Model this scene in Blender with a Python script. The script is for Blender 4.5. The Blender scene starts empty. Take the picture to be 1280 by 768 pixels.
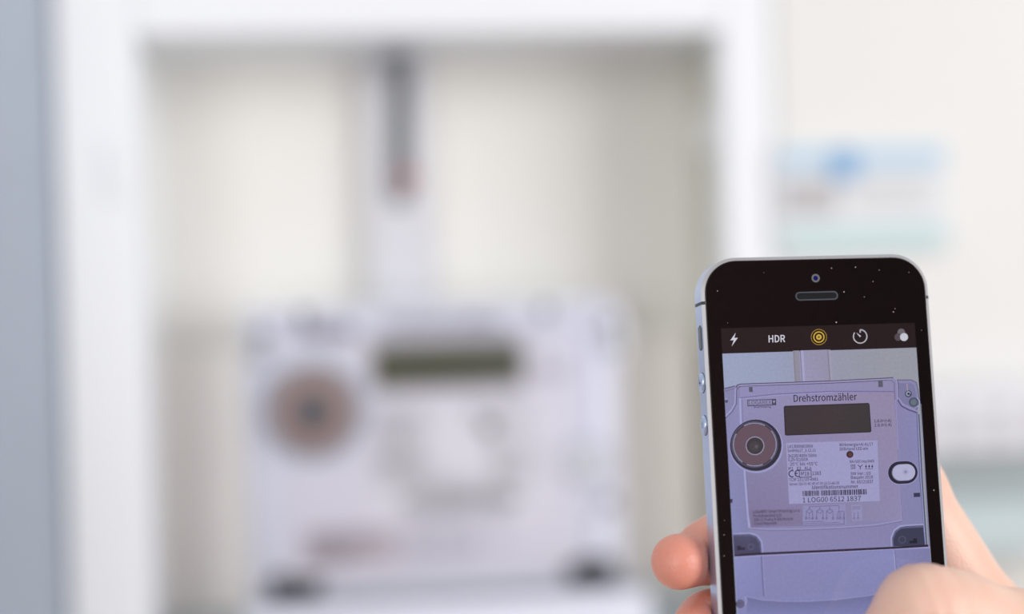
import bpy, bmesh, math, random
import numpy as np
from mathutils import Matrix, Vector

random.seed(7)
SC = bpy.context.scene
COL = SC.collection
MM = 0.001

# ------------------------------------------------------------------ camera
YAW, ROLL = math.radians(6.0), math.radians(1.7)
fw = Vector((math.sin(YAW), math.cos(YAW), 0))
r0 = Vector((math.cos(YAW), -math.sin(YAW), 0))
u0 = Vector((0, 0, 1))
rt = r0 * math.cos(ROLL) - u0 * math.sin(ROLL)
up = u0 * math.cos(ROLL) + r0 * math.sin(ROLL)
cam_data = bpy.data.cameras.new('camera')
cam = bpy.data.objects.new('camera', cam_data)
COL.objects.link(cam)
cm = Matrix.Identity(4)
for i in range(3):
    cm[i][0], cm[i][1], cm[i][2] = rt[i], up[i], -fw[i]
cm[2][3] = 1.5
cam.matrix_world = cm
cam_data.sensor_width = 36.0
cam_data.lens = 50.0
cam_data.clip_start = 0.01
cam_data.dof.use_dof = True
cam_data.dof.focus_distance = 0.352
cam_data.dof.aperture_fstop = 2.25
cam_data.dof.aperture_blades = 9
SC.camera = cam

# ------------------------------------------------------------------ light
world = bpy.data.worlds.new('world')
SC.world = world
world.use_nodes = True
bg = world.node_tree.nodes['Background']
bg.inputs[0].default_value = (0.945, 0.965, 1.0, 1)
bg.inputs[1].default_value = 0.64


def area_light(name, loc, target, sx, sy, power, color):
    ld = bpy.data.lights.new(name, 'AREA')
    ld.shape = 'RECTANGLE'
    ld.size, ld.size_y = sx, sy
    ld.energy = power
    ld.color = color
    o = bpy.data.objects.new(name, ld)
    COL.objects.link(o)
    o.location = loc
    o.rotation_euler = (Vector(target) - Vector(loc)).to_track_quat('-Z', 'Y').to_euler()
    return o


area_light('fill_light_rear', (-0.75, -1.85, 1.75), (0.05, 0.65, 1.45), 1.7, 1.5, 37, (0.97, 0.985, 1.0))  # added fill lamp behind the viewer, no window there; softens the cabinet's shade
area_light('window_daylight_right', (1.85, -1.1, 1.8), (0.05, 0.6, 1.45), 1.3, 1.5, 36, (1.0, 1.0, 1.0))

SC.view_settings.view_transform = 'Standard'
SC.view_settings.look = 'None'
SC.view_settings.exposure = 0.0
SC.view_settings.gamma = 1.0
SC.view_settings.use_curve_mapping = False


# ------------------------------------------------------------------ helpers
def lin(c):
    return tuple(((v / 255) / 12.92 if v / 255 <= 0.04045 else ((v / 255 + 0.055) / 1.055) ** 2.4) for v in c)


def mat(name, rgb, rough=0.5, metal=0.0, noise=0.0, scale=200.0, bump=0.0, spec=0.5, sss=0.0):
    """procedural principled material; rgb is sRGB 0-255"""
    m = bpy.data.materials.new(name)
    m.use_nodes = True
    nt = m.node_tree
    b = nt.nodes['Principled BSDF']
    c = lin(rgb)
    b.inputs['Base Color'].default_value = (*c, 1)
    b.inputs['Roughness'].default_value = rough
    b.inputs['Metallic'].default_value = metal
    b.inputs['Specular IOR Level'].default_value = spec
    tc = nt.nodes.new('ShaderNodeTexCoord')
    n = nt.nodes.new('ShaderNodeTexNoise')
    n.inputs['Scale'].default_value = scale
    n.inputs['Detail'].default_value = 4
    nt.links.new(tc.outputs['Object'], n.inputs['Vector'])
    if noise:
        r = nt.nodes.new('ShaderNodeMapRange')
        r.inputs['To Min'].default_value = 1 - noise
        r.inputs['To Max'].default_value = 1 + noise
        nt.links.new(n.outputs['Fac'], r.inputs['Value'])
        v = nt.nodes.new('ShaderNodeVectorMath')
        v.operation = 'SCALE'
        v.inputs[0].default_value = c
        nt.links.new(r.outputs['Result'], v.inputs['Scale'])
        nt.links.new(v.outputs['Vector'], b.inputs['Base Color'])
    if bump:
        bp = nt.nodes.new('ShaderNodeBump')
        bp.inputs['Strength'].default_value = bump
        bp.inputs['Distance'].default_value = 0.0005
        nt.links.new(n.outputs['Fac'], bp.inputs['Height'])
        nt.links.new(bp.outputs['Normal'], b.inputs['Normal'])
    return m


def link(name, mesh, material, parent=None, smooth=False):
    o = bpy.data.objects.new(name, mesh)
    COL.objects.link(o)
    if material is not None:
        mesh.materials.append(material)
    if parent is not None:
        o.parent = parent
    if smooth:
        mesh.polygons.foreach_set('use_smooth', [True] * len(mesh.polygons))
    return o


def empty(name, loc=(0, 0, 0), rot=(0, 0, 0)):
    o = bpy.data.objects.new(name, None)
    COL.objects.link(o)
    o.location = loc
    o.rotation_euler = rot
    o.empty_display_size = 0.02
    return o


def tag(o, label=None, cat=None, group=None, kind=None):
    if label: o['label'] = label
    if cat: o['category'] = cat
    if group: o['group'] = group
    if kind: o['kind'] = kind
    return o


class MB:
    """mesh builder in millimetres"""
    def __init__(s):
        s.v, s.f = [], []

    def box(s, x0, x1, y0, y1, z0, z1, b=0.0):
        if b <= 0:
            n = len(s.v)
            s.v += [(x0, y0, z0), (x1, y0, z0), (x1, y1, z0), (x0, y1, z0), (x0, y0, z1), (x1, y0, z1), (x1, y1, z1), (x0, y1, z1)]
            s.f += [tuple(n + i for i in q) for q in ((0, 3, 2, 1), (4, 5, 6, 7), (0, 1, 5, 4), (1, 2, 6, 5), (2, 3, 7, 6), (3, 0, 4, 7))]
            return s
        bm = bmesh.new()
        bmesh.ops.create_cube(bm, size=1)
        for v in bm.verts:
            v.co = Vector(((x0 + x1) / 2 + v.co.x * (x1 - x0), (y0 + y1) / 2 + v.co.y * (y1 - y0), (z0 + z1) / 2 + v.co.z * (z1 - z0)))
        bmesh.ops.bevel(bm, geom=bm.edges[:], offset=b, segments=2, profile=0.5, affect='EDGES')
        s.add_bm(bm)
        return s

    def add_bm(s, bm):
        bm.verts.index_update()
        n = len(s.v)
        s.v += [tuple(v.co) for v in bm.verts]
        s.f += [tuple(n + v.index for v in f.verts) for f in bm.faces]
        bm.free()

    def loft(s, loops, cap0=True, cap1=True):
        n = len(s.v)
        k = len(loops[0])
        for l in loops:
            s.v += [tuple(p) for p in l]
        for i in range(len(loops) - 1):
            for j in range(k):
                a, b = n + i * k + j, n + i * k + (j + 1) % k
                s.f.append((a, b, b + k, a + k))
        if cap0: s.f.append(tuple(n + j for j in reversed(range(k))))
        if cap1: s.f.append(tuple(n + (len(loops) - 1) * k + j for j in range(k)))
        return s

    def build(s, name, material, parent=None, smooth=False, auto=None):
        me = bpy.data.meshes.new(name)
        me.from_pydata([(a * MM, b * MM, c * MM) for a, b, c in s.v], [], s.f)
        me.validate()
        o = link(name, me, material, parent, smooth)
        if auto is not None:
            o.data.polygons.foreach_set('use_smooth', [True] * len(me.polygons))
            bm = bmesh.new(); bm.from_mesh(me)
            for e in bm.edges:
                if len(e.link_faces) == 2 and e.calc_face_angle(0) > auto:
                    e.smooth = False
            bm.to_mesh(me); bm.free()
        return o


def rrect(cx, cy, w, h, r, z, n=10):
    """rounded rectangle loop, counter-clockwise"""
    r = max(min(r, w / 2 - 1e-4, h / 2 - 1e-4), 1e-4)
    out = []
    for sx, sy, a0 in ((1, 1, 0), (-1, 1, 90), (-1, -1, 180), (1, -1, 270)):
        for i in range(n + 1):
            a = math.radians(a0 + 90 * i / n)
            out.append((cx + sx * (w / 2 - r) + r * math.cos(a), cy + sy * (h / 2 - r) + r * math.sin(a), z))
    return out


def slab(cx, cy, w, h, r, z0, z1, b=0.0, n=8):
    """rounded slab with a bevelled front edge"""
    m = MB()
    L = [rrect(cx, cy, w, h, r, z0, n)]
    if b:
        L += [rrect(cx, cy, w, h, r, z1 - b, n), rrect(cx, cy, w - .6 * b, h - .6 * b, r - .3 * b, z1 - .3 * b, n),
              rrect(cx, cy, w - 2 * b, h - 2 * b, r - b, z1, n)]
    else:
        L.append(rrect(cx, cy, w, h, r, z1, n))
    return m.loft(L)


def disc(cx, cy, rr, z0, z1, n=40, b=0.0):
    return slab(cx, cy, 2 * rr, 2 * rr, rr, z0, z1, b, n // 4)


def ring(cx, cy, ro, ri, z0, z1, n=48):
    m = MB()
    L = []
    for r, z in ((ro, z0), (ro, z1 - .15 * (ro - ri)), (ro - .15 * (ro - ri), z1), (ri + .15 * (ro - ri), z1), (ri, z1 - .15 * (ro - ri)), (ri, z0)):
        L.append([(cx + r * math.cos(2 * math.pi * i / n), cy + r * math.sin(2 * math.pi * i / n), z) for i in range(n)])
    L.append(L[0])
    return m.loft(L, False, False)


_tc = {}
FONT = None
try:                                                               # the sans serif face that ships inside Blender itself
    import os
    FONT = bpy.data.fonts.load(os.path.join(bpy.utils.system_resource('DATAFILES'), 'fonts', 'Noto Sans CJK Regular.woff2'))
except Exception:
    FONT = None
CAPH = 0.682
if FONT is not None:
    _c = bpy.data.curves.new('probe', 'FONT'); _c.body = 'H'; _c.font = FONT
    _o = bpy.data.objects.new('probe', _c); _m = bpy.data.meshes.new_from_object(_o)
    CAPH = max(v.co.y for v in _m.vertices)
    bpy.data.objects.remove(_o); bpy.data.meshes.remove(_m); bpy.data.curves.remove(_c)


def glyphs(text, bold=0.0, spacing=1.0):
    """outline mesh of a text, x in 0..1 across its width, y in cap heights"""
    key = (text, bold, spacing)
    if key in _tc: return _tc[key]
    cu = bpy.data.curves.new('text', 'FONT')
    cu.body = text
    if FONT is not None: cu.font = FONT
    cu.offset = bold * CAPH / 0.7
    cu.space_character = spacing
    cu.resolution_u = 3
    o = bpy.data.objects.new('text', cu)
    me = bpy.data.meshes.new_from_object(o)
    vs = [tuple(v.co) for v in me.vertices]
    fs = [tuple(p.vertices) for p in me.polygons]
    bpy.data.objects.remove(o); bpy.data.curves.remove(cu); bpy.data.meshes.remove(me)
    x0 = min(v[0] for v in vs); x1 = max(v[0] for v in vs)
    CAP = CAPH
    _tc[key] = ([((v[0] - x0) / (x1 - x0), v[1] / CAP) for v in vs], fs)
    return _tc[key]


# ------------------------------------------------------------------ the print on the meter, in units of the picture on the phone
# item: ('text', string, x0, y0, x1, y1, cap, bold) with (x0,y0)-(x1,y1) the base line, or ('bar', x0,y0,x1,y1,width), or ('poly', pts)
PRINT = []


def P_text(s, x0, yc0, x1, cap, slope=-0.030, bold=0.008):
    yb = yc0 + cap / 2
    PRINT.append(('text', s, x0, yb, x1, yb + slope * (x1 - x0), cap, bold))


P_text('Drehstromz\u00e4hler', 992, 498.4, 1071, 8.6, -0.030, 0.006)
P_text('LK13000903009', 984.4, 558.6, 1015.8, 3.8, -.02)
P_text('SmMda17_3.12.11', 984.4, 563.8, 1019.5, 3.6, -.02)
P_text('3x230/400V 50Hz', 984.6, 570.2, 1020.7, 3.9, -.02)
P_text('0,25-5(100)A', 985.2, 575.0, 1010, 3.7, -.02)
P_text('-25\u00b0C bis +55\u00b0C', 985.5, 580.6, 1021.7, 3.8, -.02)
P_text('M1    E2    Kl.A', 985.5, 586.0, 1014.3, 3.6, -.02)
P_text('M18', 1001.2, 592.5, 1011.4, 4.6, -.02, .01)
P_text('1383', 1015.2, 592.0, 1026, 4.4, -.02)
P_text('TCM 221/10-4981', 986, 600.0, 1022.5, 3.7, -.02)
P_text('Server 02A-01-4C-4F-47-00-10-21-A6-2D', 986.7, 605.6, 1048.9, 3.2, -.025)
P_text('Identifikationsnummer', 1015, 609.7, 1072.5, 4.4, -.025)
P_text('1 LOG00 6512 1837', 1003.2, 625.5, 1076, 6.0, -.031, .004)
P_text('Wirkenergie+A(-A)/17', 1049, 556.3, 1091, 3.6, -.02)
P_text('Stillstand LED ein', 1049.2, 561.6, 1084.6, 3.6, -.02)
P_text('RA=500 imp/kWh', 1062.3, 577.4, 1092.6, 3.3, -.025)
P_text('SW Ver.: 03', 1063, 592.4, 1088, 3.5, -.02)
P_text('Baujahr 2018', 1063.5, 597.2, 1091, 3.7, -.025)
P_text('Nr. 65121837', 1063.8, 602.9, 1091.3, 3.9, -.025)
P_text('1.8.0=(+A)', 1092.5, 526.6, 1114, 3.6, -.03)
P_text('2.8.0=(-A)', 1092.8, 531.8, 1114.4, 3.6, -.03)
P_text('LOGAREX Smart Metering s.r.o.', 941.5, 640.2, 1000.2, 3.6, -.03, .004)
P_text('Podnikatelsk\u00e1 529', 941.8, 645.4, 976.5, 3.5, -.03, .004)
P_text('190 11 Praha 9-B\u011bchovice', 942.2, 650.2, 991, 3.5, -.03, .004)
P_text('Czech Republic', 942.6, 655.0, 971.5, 3.5, -.03, .004)
P_text('Smart Metering', 942.0, 509.3, 963.5, 2.4, -.03)


def P_bar(x0, y0, x1, y1, w): PRINT.append(('bar', x0, y0, x1, y1, w))
def P_poly(pts): PRINT.append(('poly', pts))


def arc(cx, cy, r, a0, a1, n=14):
    return [(cx + r * math.cos(math.radians(a0 + (a1 - a0) * i / n)), cy - r * math.sin(math.radians(a0 + (a1 - a0) * i / n))) for i in range(n + 1)]


def strip(pts, w):
    """quads of a thick polyline"""
    out = []
    for (ax, ay), (bx, by) in zip(pts, pts[1:]):
        L = math.hypot(bx - ax, by - ay) or 1
        nx, ny = -(by - ay) / L * w / 2, (bx - ax) / L * w / 2
        out.append([(ax + nx, ay + ny), (bx + nx, by + ny), (bx - nx, by - ny), (ax - nx, ay - ny)])
    return out


for q in strip(arc(990, 592.6, 4.0, 65, 295), 1.3) + strip(arc(997.6, 592.2, 4.0, 65, 295), 1.3) + strip([(993.8, 592.2), (997, 592.1)], 1.2): P_poly(q)
for a, b in (((999, 588.3), (1013.6, 587.9)), ((1013.6, 587.9), (1013.9, 596.6)), ((1013.9, 596.6), (999.3, 597)), ((999.3, 597), (999, 588.3))): P_bar(*a, *b, .8)
rb = random.Random(4)
x = 1003.0
while x < 1082:                                                     # bar code
    w = rb.choice((.7, .7, 1.1, 1.6)); g = rb.choice((.6, .8, 1.2))
    if 1023 < x < 1026.5: x += 1.6
    dy = -.028 * (x - 1003)
    P_poly([(x, 614 + dy), (x + w, 614 + dy), (x + w + .3, 620.6 + dy), (x + .3, 620.6 + dy)])
    x += w + g
# small symbols of the plate: box in box, star point, three arrows
for k in (0, 1.2):
    a = [(1063.6 + k, 581.4 + k), (1068.6 - k, 581.3 + k), (1068.7 - k, 586.3 - k), (1063.8 + k, 586.4 - k), (1063.6 + k, 581.4 + k)]
    for q in strip(a, .5): P_poly(q)
for q in strip([(1072, 581.5), (1075, 584)], .8) + strip([(1078, 581.3), (1075, 584)], .8) + strip([(1075, 584), (1075.1, 587)], .8): P_poly(q)
for i in range(3):
    ax = 1082.3 + 3.9 * i
    P_poly([(ax - 1.2, 584.2), (ax + 1.2, 584.2), (ax, 580.8)])
    P_bar(ax, 584, ax, 585.4, .7)
P_bar(1080.5, 586.6, 1091, 586.3, .5)
# wiring diagram
WIRES = []
for a in ([(1011.5, 637), (1011.5, 633.8), (1048.6, 632.2), (1048.7, 650)], [(1024.6, 634), (1024.6, 637)], [(1037, 633.5), (1037, 637)],
          [(1002.6, 657.5), (1054.8, 655.4)], [(1002.6, 655.3), (1050, 653.4)], [(1002.6, 653), (1030, 652)], [(1046.5, 640), (1055, 639.6), (1055, 656)],
          [(1065, 634.3), (1075, 633.9)], [(1065, 636.4), (1075, 636)]):
    WIRES += strip(a, .5)
for cx_ in (1011.5, 1024.6, 1037):
    WIRES += strip([(cx_ - 4, 639.5), (cx_, 636.6), (cx_ + 4, 639.2), (cx_, 642), (cx_ - 4, 639.5)], .55)
    WIRES += strip([(cx_ - 4, 639.5), (cx_ - 4, 650)], .5) + strip([(cx_ + 4, 639.2), (cx_ + 4, 650)], .5)
for cx_ in (1007.5, 1011.5, 1015.5, 1020.5, 1028.5, 1033, 1041, 1046.6, 1050.5, 1054.6, 1067.5, 1072.5):
    WIRES += strip(arc(cx_, 648.2, 1.2, 0, 360, 8), .5) + strip([(cx_, 641), (cx_, 647)], .45)
LOGO_BOX = [(934, 500.1), (970, 498.9), (970.3, 506.8), (934.3, 508.2)]
LOGO_TICK = [(965, 499.1), (970, 498.9), (970.3, 506.8), (965.3, 507)]


def print_geo(fn):
    """yield (points, faces) of all dark printed matter mapped by fn(x, y)"""
    for it in PRINT:
        if it[0] == 'text':
            _, s, x0, y0, x1, y1, cap, bold = it
            vs, fs = glyphs(s, bold)
            L = math.hypot(x1 - x0, y1 - y0)
            ex, ey = (x1 - x0), (y1 - y0)
            gx, gy = ey / L * cap, -ex / L * cap
            yield [fn(x0 + ex * a + gx * b, y0 + ey * a + gy * b) for a, b in vs], fs
        elif it[0] == 'bar':
            q = strip([(it[1], it[2]), (it[3], it[4])], it[5])[0]
            yield [fn(*p) for p in q], [(0, 1, 2, 3)]
        else:
            yield [fn(*p) for p in it[1]], [tuple(range(len(it[1])))]


# ------------------------------------------------------------------ materials
M = dict(
    wall=mat('wall_paint', (238, 235, 228), .7, noise=.02, scale=30, bump=.2),
    rear=mat('reflection_wall_brown', (140, 104, 98), .7, noise=.15, scale=6),
    floor=mat('floor_screed', (170, 165, 158), .6, noise=.1, scale=8),
    steel_white=mat('white_powder_coat', (239, 241, 244), .45, noise=.01, scale=900, bump=.05),
    inner=mat('cabinet_inner_cream', (234, 233, 227), .55, noise=.02, scale=60),
    inner_side_shaded=mat('cabinet_side_shaded_beige', (208, 206, 190), .6, noise=.03, scale=60),
    plate=mat('shade_board_beige', (240, 236, 228), .6, noise=.03, scale=40),
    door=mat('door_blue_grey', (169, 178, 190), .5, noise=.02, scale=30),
    cream=mat('cream_panel', (228, 227, 223), .5, noise=.015, scale=40),
    rail=mat('rail_pale_grey', (214, 214, 219), .5, noise=.02, scale=200),
    slot=mat('dark_slot', (72, 80, 85), .6, noise=.1, scale=300),
    copper=mat('red_copper_screw', (170, 92, 80), .4, .5, noise=.1, scale=500),
    lav=mat('meter_lavender_plastic', (234, 236, 249), .4, noise=.015, scale=200),
    lav2=mat('meter_front_plate', (232, 231, 243), .45, noise=.02, scale=150),
    label=mat('meter_white_label', (236, 236, 244), .5, noise=.01, scale=300),
    tcover=mat('terminal_cover_plastic', (224, 226, 238), .4, noise=.015, scale=200),
    dark=mat('dark_plastic', (52, 54, 64), .45, noise=.08, scale=400),
    pocket=mat('pocket_dark_teal', (36, 44, 52), .5, noise=.1, scale=300),
    brown=mat('port_brown_steel', (142, 120, 116), .55, 0, noise=.06, scale=500),
    port_grey=mat('port_ring_grey', (150, 158, 170), .45, noise=.05, scale=400),
    surround=mat('button_surround_grey', (190, 195, 206), .45, noise=.03, scale=300),
    port_core=mat('port_core', (40, 40, 46), .4, noise=.1, scale=600),
    lcd=mat('lcd_olive_glass', (99, 103, 90), .25, noise=.06, scale=120),
    lcd_frame=mat('lcd_frame', (196, 192, 196), .5, noise=.02, scale=300),
    ink=mat('black_print', (78, 72, 88), .6, noise=.05, scale=900),
    ink2=mat('grey_print', (110, 108, 135), .6, noise=.05, scale=900),
    white=mat('white_button', (226, 230, 236), .35, noise=.01, scale=500),
    taupe=mat('taupe_print_area', (206, 198, 208), .5, noise=.02, scale=300),
    screw=mat('zinc_screw', (150, 152, 158), .35, .8, noise=.1, scale=900),
    paper=mat('label_paper', (226, 228, 230), .6, noise=.02, scale=120),
    blue=mat('blue_print', (120, 166, 208), .6, noise=.03, scale=200),
    pale_blue=mat('pale_blue_print', (182, 206, 224), .6, noise=.03, scale=200),
    teal=mat('pale_teal_print', (192, 214, 215), .6, noise=.03, scale=200),
    grey=mat('grey_text_print', (186, 184, 186), .6, noise=.05, scale=400),
    dev=mat('device_white', (226, 226, 232), .4, noise=.015, scale=200),
    dev_grey=mat('device_grey', (166, 176, 178), .45, noise=.04, scale=200),
    dev_teal=mat('device_pale_teal', (198, 212, 214), .4, noise=.03, scale=200),
    alu=mat('anodised_aluminium', (198, 213, 240), .32, .9, noise=.03, scale=4000, bump=.03),
    chamfer=mat('polished_chamfer', (214, 210, 212), .28, 1.0, noise=.01, scale=4000),
    antenna=mat('antenna_line', (46, 50, 58), .5, noise=.05, scale=4000),
    glass=mat('black_front_glass', (6, 5, 6), .04, noise=.1, scale=300, spec=.5),
    gasket=mat('black_gasket', (14, 14, 16), .35, noise=.1, scale=900),
    mesh=mat('earpiece_mesh', (22, 23, 26), .35, .6, noise=.6, scale=5000, bump=.8),
    mesh_rim=mat('earpiece_rim', (84, 90, 100), .3, .7, noise=.1, scale=2000),
    lens_ring=mat('camera_ring', (98, 95, 99), .4, .2, noise=.08, scale=3000),
    lens=mat('camera_lens', (14, 18, 90), .08, noise=.1, scale=2000),
    dust=mat('dust', (190, 180, 176), .9, noise=.1, scale=3000),
    nail=mat('fingernail', (232, 186, 172), .3, noise=.03, scale=300),
    rubber=mat('grey_rubber', (120, 124, 128), .7, noise=.05, scale=300),
)


def clear_plastic():
    m = bpy.data.materials.new('clear_cover_plastic')
    m.use_nodes = True
    nt = m.node_tree
    nt.nodes.remove(nt.nodes['Principled BSDF'])
    out = nt.nodes['Material Output']
    tr = nt.nodes.new('ShaderNodeBsdfTransparent'); tr.inputs[0].default_value = (1, 1, 1, 1)
    gl = nt.nodes.new('ShaderNodeBsdfGlossy'); gl.inputs['Roughness'].default_value = .08
    fr = nt.nodes.new('ShaderNodeFresnel'); fr.inputs[0].default_value = 1.3
    mx = nt.nodes.new('ShaderNodeMixShader')
    nt.links.new(fr.outputs[0], mx.inputs[0]); nt.links.new(tr.outputs[0], mx.inputs[1]); nt.links.new(gl.outputs[0], mx.inputs[2])
    nt.links.new(mx.outputs[0], out.inputs['Surface'])
    return m


M['clear'] = clear_plastic()

# ------------------------------------------------------------------ the setting
tag(MB().box(-1700, 1700, 765, 865, 0, 2600).build('wall_back', M['wall']), 'cream painted wall behind the cabinets', kind='structure')
tag(MB().box(-1700, 1700, -2000, -1900, 0, 2600).build('reflection_wall', M['rear']), 'added unseen dark brown wall behind the viewer, for the glass reflection', kind='structure')  # unseen wall, added so the phone glass reflects dark brown
tag(MB().box(-1700, 1700, -1900, 765, -100, 0).build('floor', M['floor']), 'grey screed floor below the frame', kind='structure')

# cabinet that holds the meter: local frame = world, millimetres
cab = empty('meter_cabinet', (0, 0, 0))
tag(cab, 'open white steel cabinet framing the electricity meter', 'cabinet')
IX0, IX1, IZ0, IZ1 = -98, 170, 1180, 1626.5                        # opening
FY, BY = 650, 724                                                  # frame front, back sheet
MB().box(IX0 - 35, IX1 + 26, BY, BY + 6, IZ0 - 60, IZ1 + 60).build('back_panel', M['inner'], cab)
st = MB().box(IX0 - 35, IX0, FY, FY + 24, IZ0 - 60, IZ1 + 70, 2).build('frame_stile', M['steel_white'], cab)
MB().box(IX1, IX1 + 25, FY, FY + 24, IZ0 - 60, IZ1 + 70, 2).build('frame_stile', M['steel_white'], cab)
MB().box(IX0, IX1, FY, FY + 24, IZ1, IZ1 + 70, 2).build('frame_rail', M['steel_white'], cab)
MB().box(IX0, IX1, FY, FY + 24, IZ0 - 60, IZ0, 2).build('frame_rail', M['steel_white'], cab)
MB().box(IX0 - 6, IX0 - 2, FY + 24, BY, IZ0, IZ1).build('side_panel', M['steel_white'], cab)
sp = MB().box(IX1 + 2, IX1 + 6, FY + 24, BY, IZ0, IZ1).build('side_panel', M['inner_side_shaded'], cab)  # shade of the side turned from the light is put into its beige
MB().box(IX0, IX1, FY + 24, BY, IZ1 + 2, IZ1 + 6).build('top_panel', M['steel_white'], cab)
MB().box(IX1 - 3, IX1 + 2, 676, 696, 1574, 1592, 1).build('latch_plate', M['inner'], sp)
# added board behind the meter, outlined after the meter's shaded surround
MB().box(-102, 166, BY - 20, BY, 1200, 1484, 2).build('shade_board', M['plate'], cab)
# vertical mounting rail with its slot and screw
mb = MB()
mb.box(5, 37, BY - 12, BY - 10.5, 1484, 1628); mb.box(5.3, 6.5, BY - 10.5, BY, 1484, 1628); mb.box(35.5, 36.7, BY - 10.5, BY, 1484, 1628)
rail = mb.build('mounting_rail', M['rail'], cab)
slab(0, 0, 10.5, 80, 5, 0, 1.2, .3).build('rail_slot', M['slot'], rail)
o = bpy.data.objects['rail_slot']
o.location = (.0212, (BY - 12) * MM, 1.5925); o.rotation_euler = (math.pi / 2, math.radians(2.0), 0)
sc_ = disc(0, 0, 4.6, 0, 3.4, 32, .8).build('slot_screw', M['copper'], rail)
sc_.location = (.0232, (BY - 12.5) * MM, 1.5655); sc_.rotation_euler = (math.pi / 2, 0, 0)
tp = disc(0, 0, 6.5, 0, 3, 32, .6).build('slot_cap', M['rubber'], rail)
tp.location = (.0200, (BY - 12.5) * MM, 1.6225); tp.rotation_euler = (math.pi / 2, 0, 0)
# dark busbar cover below the board, left and right of the terminal cover
for a_, b_ in ((-96, -63), (133, 168)):
    MB().box(a_, b_, BY - 40, BY - 20, 1210, 1356, 3).build('busbar_cover', M['dev_grey'], cab)
# open door, swung towards the viewer, hinges on the left stile
dl = 230
dd = Vector((-0.44, -0.90, 0)).normalized(); dn = Vector((-dd.y, dd.x, 0))
mb = MB()
h0 = Vector((IX0 - 35.5, FY + 6, 0))
for z in (IZ0 - 50, IZ1 + 60):
    mb.v += [tuple(h0 + Vector((0, 0, z))), tuple(h0 + dd * dl + Vector((0, 0, z))), tuple(h0 + dd * dl - dn * 16 + Vector((0, 0, z))), tuple(h0 - dn * 16 + Vector((0, 0, z)))]
mb.f += [(0, 1, 2, 3), (7, 6, 5, 4), (0, 4, 5, 1), (1, 5, 6, 2), (2, 6, 7, 3), (3, 7, 4, 0)]
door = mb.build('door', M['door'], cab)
for hz in (1245, 1566):
    MB().box(IX0 - 14, IX0 - 4, FY - 2, FY, hz - 12, hz + 12, 1.5).build('hinge', M['steel_white'], door)

# neighbouring cream cabinet front
nb = empty('cabinet_front', (0, 0, 0))
tag(nb, 'plain cream cabinet front right of the meter cabinet', 'cabinet')
MB().box(IX1 + 27, 560, FY + 3, BY + 40, 900, 1700, 2).build('panel', M['cream'], nb)
MB().box(561, 700, FY + 3, BY + 40, 900, 1700, 2).build('panel', M['cream'], nb)

# notice label in a shallow plastic holder
lb = empty('notice_label', (.235, (FY + 3) * MM, 1.546), (math.pi / 2, 0, 0))
tag(lb, 'pale blue printed notice holder fixed to the cream cabinet front above the phone', 'label')
slab(0, 0, 84, 52, 3, 0, 7, 1).build('holder', M['paper'], lb)
MB().box(-40, 40, 14, 24, 7, 7.3).build('header_band', M['pale_blue'], lb)
slab(-9, 16, 14, 15, 5, 7.3, 7.8, .2).build('blue_badge', M['blue'], lb)
MB().box(-39, -12, -8, 10, 7, 7.25).build('grey_block', M['grey'], lb)
for k in range(4):
    MB().box(-6, 36 - 5 * (k % 2), 8 - 4.5 * k, 9.6 - 4.5 * k, 7, 7.25).build('text_line', M['grey'], lb)
MB().box(-40, 40, -24, -13, 7, 7.3).build('footer_band', M['teal'], lb)

# box-shaped device at the lower right
dv = empty('control_device', (.262, (FY + 3) * MM, 1.376), (math.pi / 2, 0, 0))
tag(dv, 'white and grey electrical device on the cream cabinet front, right of the phone', 'device')
slab(0, 66, 132, 30, 4, 0, 38, 3).build('upper_cover', M['dev'], dv)
slab(0, 28, 124, 50, 3, 0, 22, 2).build('body', M['dev_grey'], dv)
slab(0, 16, 128, 26, 3, 0, 30, 3).build('lower_cover', M['dev_teal'], dv)
for k in range(6):
    MB().box(-50 + 17 * k, -44 + 17 * k, 56, 72, 38, 38.5, 0).build('cover_slot', M['grey'], dv)

# ------------------------------------------------------------------ the electricity meter
TH = math.radians(2.2)
MX, MZ, MS = 36.0, 1430.0, 0.685
met = empty('electricity_meter', (.034, (BY - 20) * MM, 1.300), (math.pi / 2, 0, 0))
tag(met, 'blurred pale lavender electricity meter with olive display and round port', 'electricity meter')
OX, OZ = 34.0, 1300.0


def mm_(x, y):
    """picture units -> local millimetres on the meter front"""
    dx, dy = x - 1033, y - 590
    u = dx * math.cos(TH) - dy * math.sin(TH)
    w = dx * math.sin(TH) + dy * math.cos(TH)
    return (MX + MS * u - OX, MZ - MS * w - OZ)


ZF = 48.0                                                          # front plate height above the board
W = 178
# housing with ears
slab(-2, 136.5, W - 4, 134, 7, 0, ZF - 3, 2).build('housing', M['lav'], met, auto=.6)
fx0 = mm_(924, 560)[0]; fx1 = mm_(1121, 560)[0]
slab((fx0 + fx1) / 2, 134, fx1 - fx0, 110, 3, ZF - 3, ZF, 1.2).build('front_plate', M['lav2'], met, auto=.6)
# raised clear cover: rim walls and a thin sheet
cv = MB().loft([rrect(-2, 135, W - 7, 131, 7, ZF - 3, 8), rrect(-2, 135, W - 7, 131, 7, ZF + 2.4, 8), rrect(-2, 135, W - 9, 129, 6, ZF + 3.2, 8)], False, True).build('clear_cover', M['clear'], met, auto=.6)
for s in (-1, 1):
    MB().box(s * 72 - .9, s * 72 + .9, 82, 199, ZF - 3, ZF).build('cover_rib', M['lav'], cv)
MB().box(-70, 70, 190.5, 192, ZF - 3, ZF).build('cover_rib', M['lav'], cv)
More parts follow.
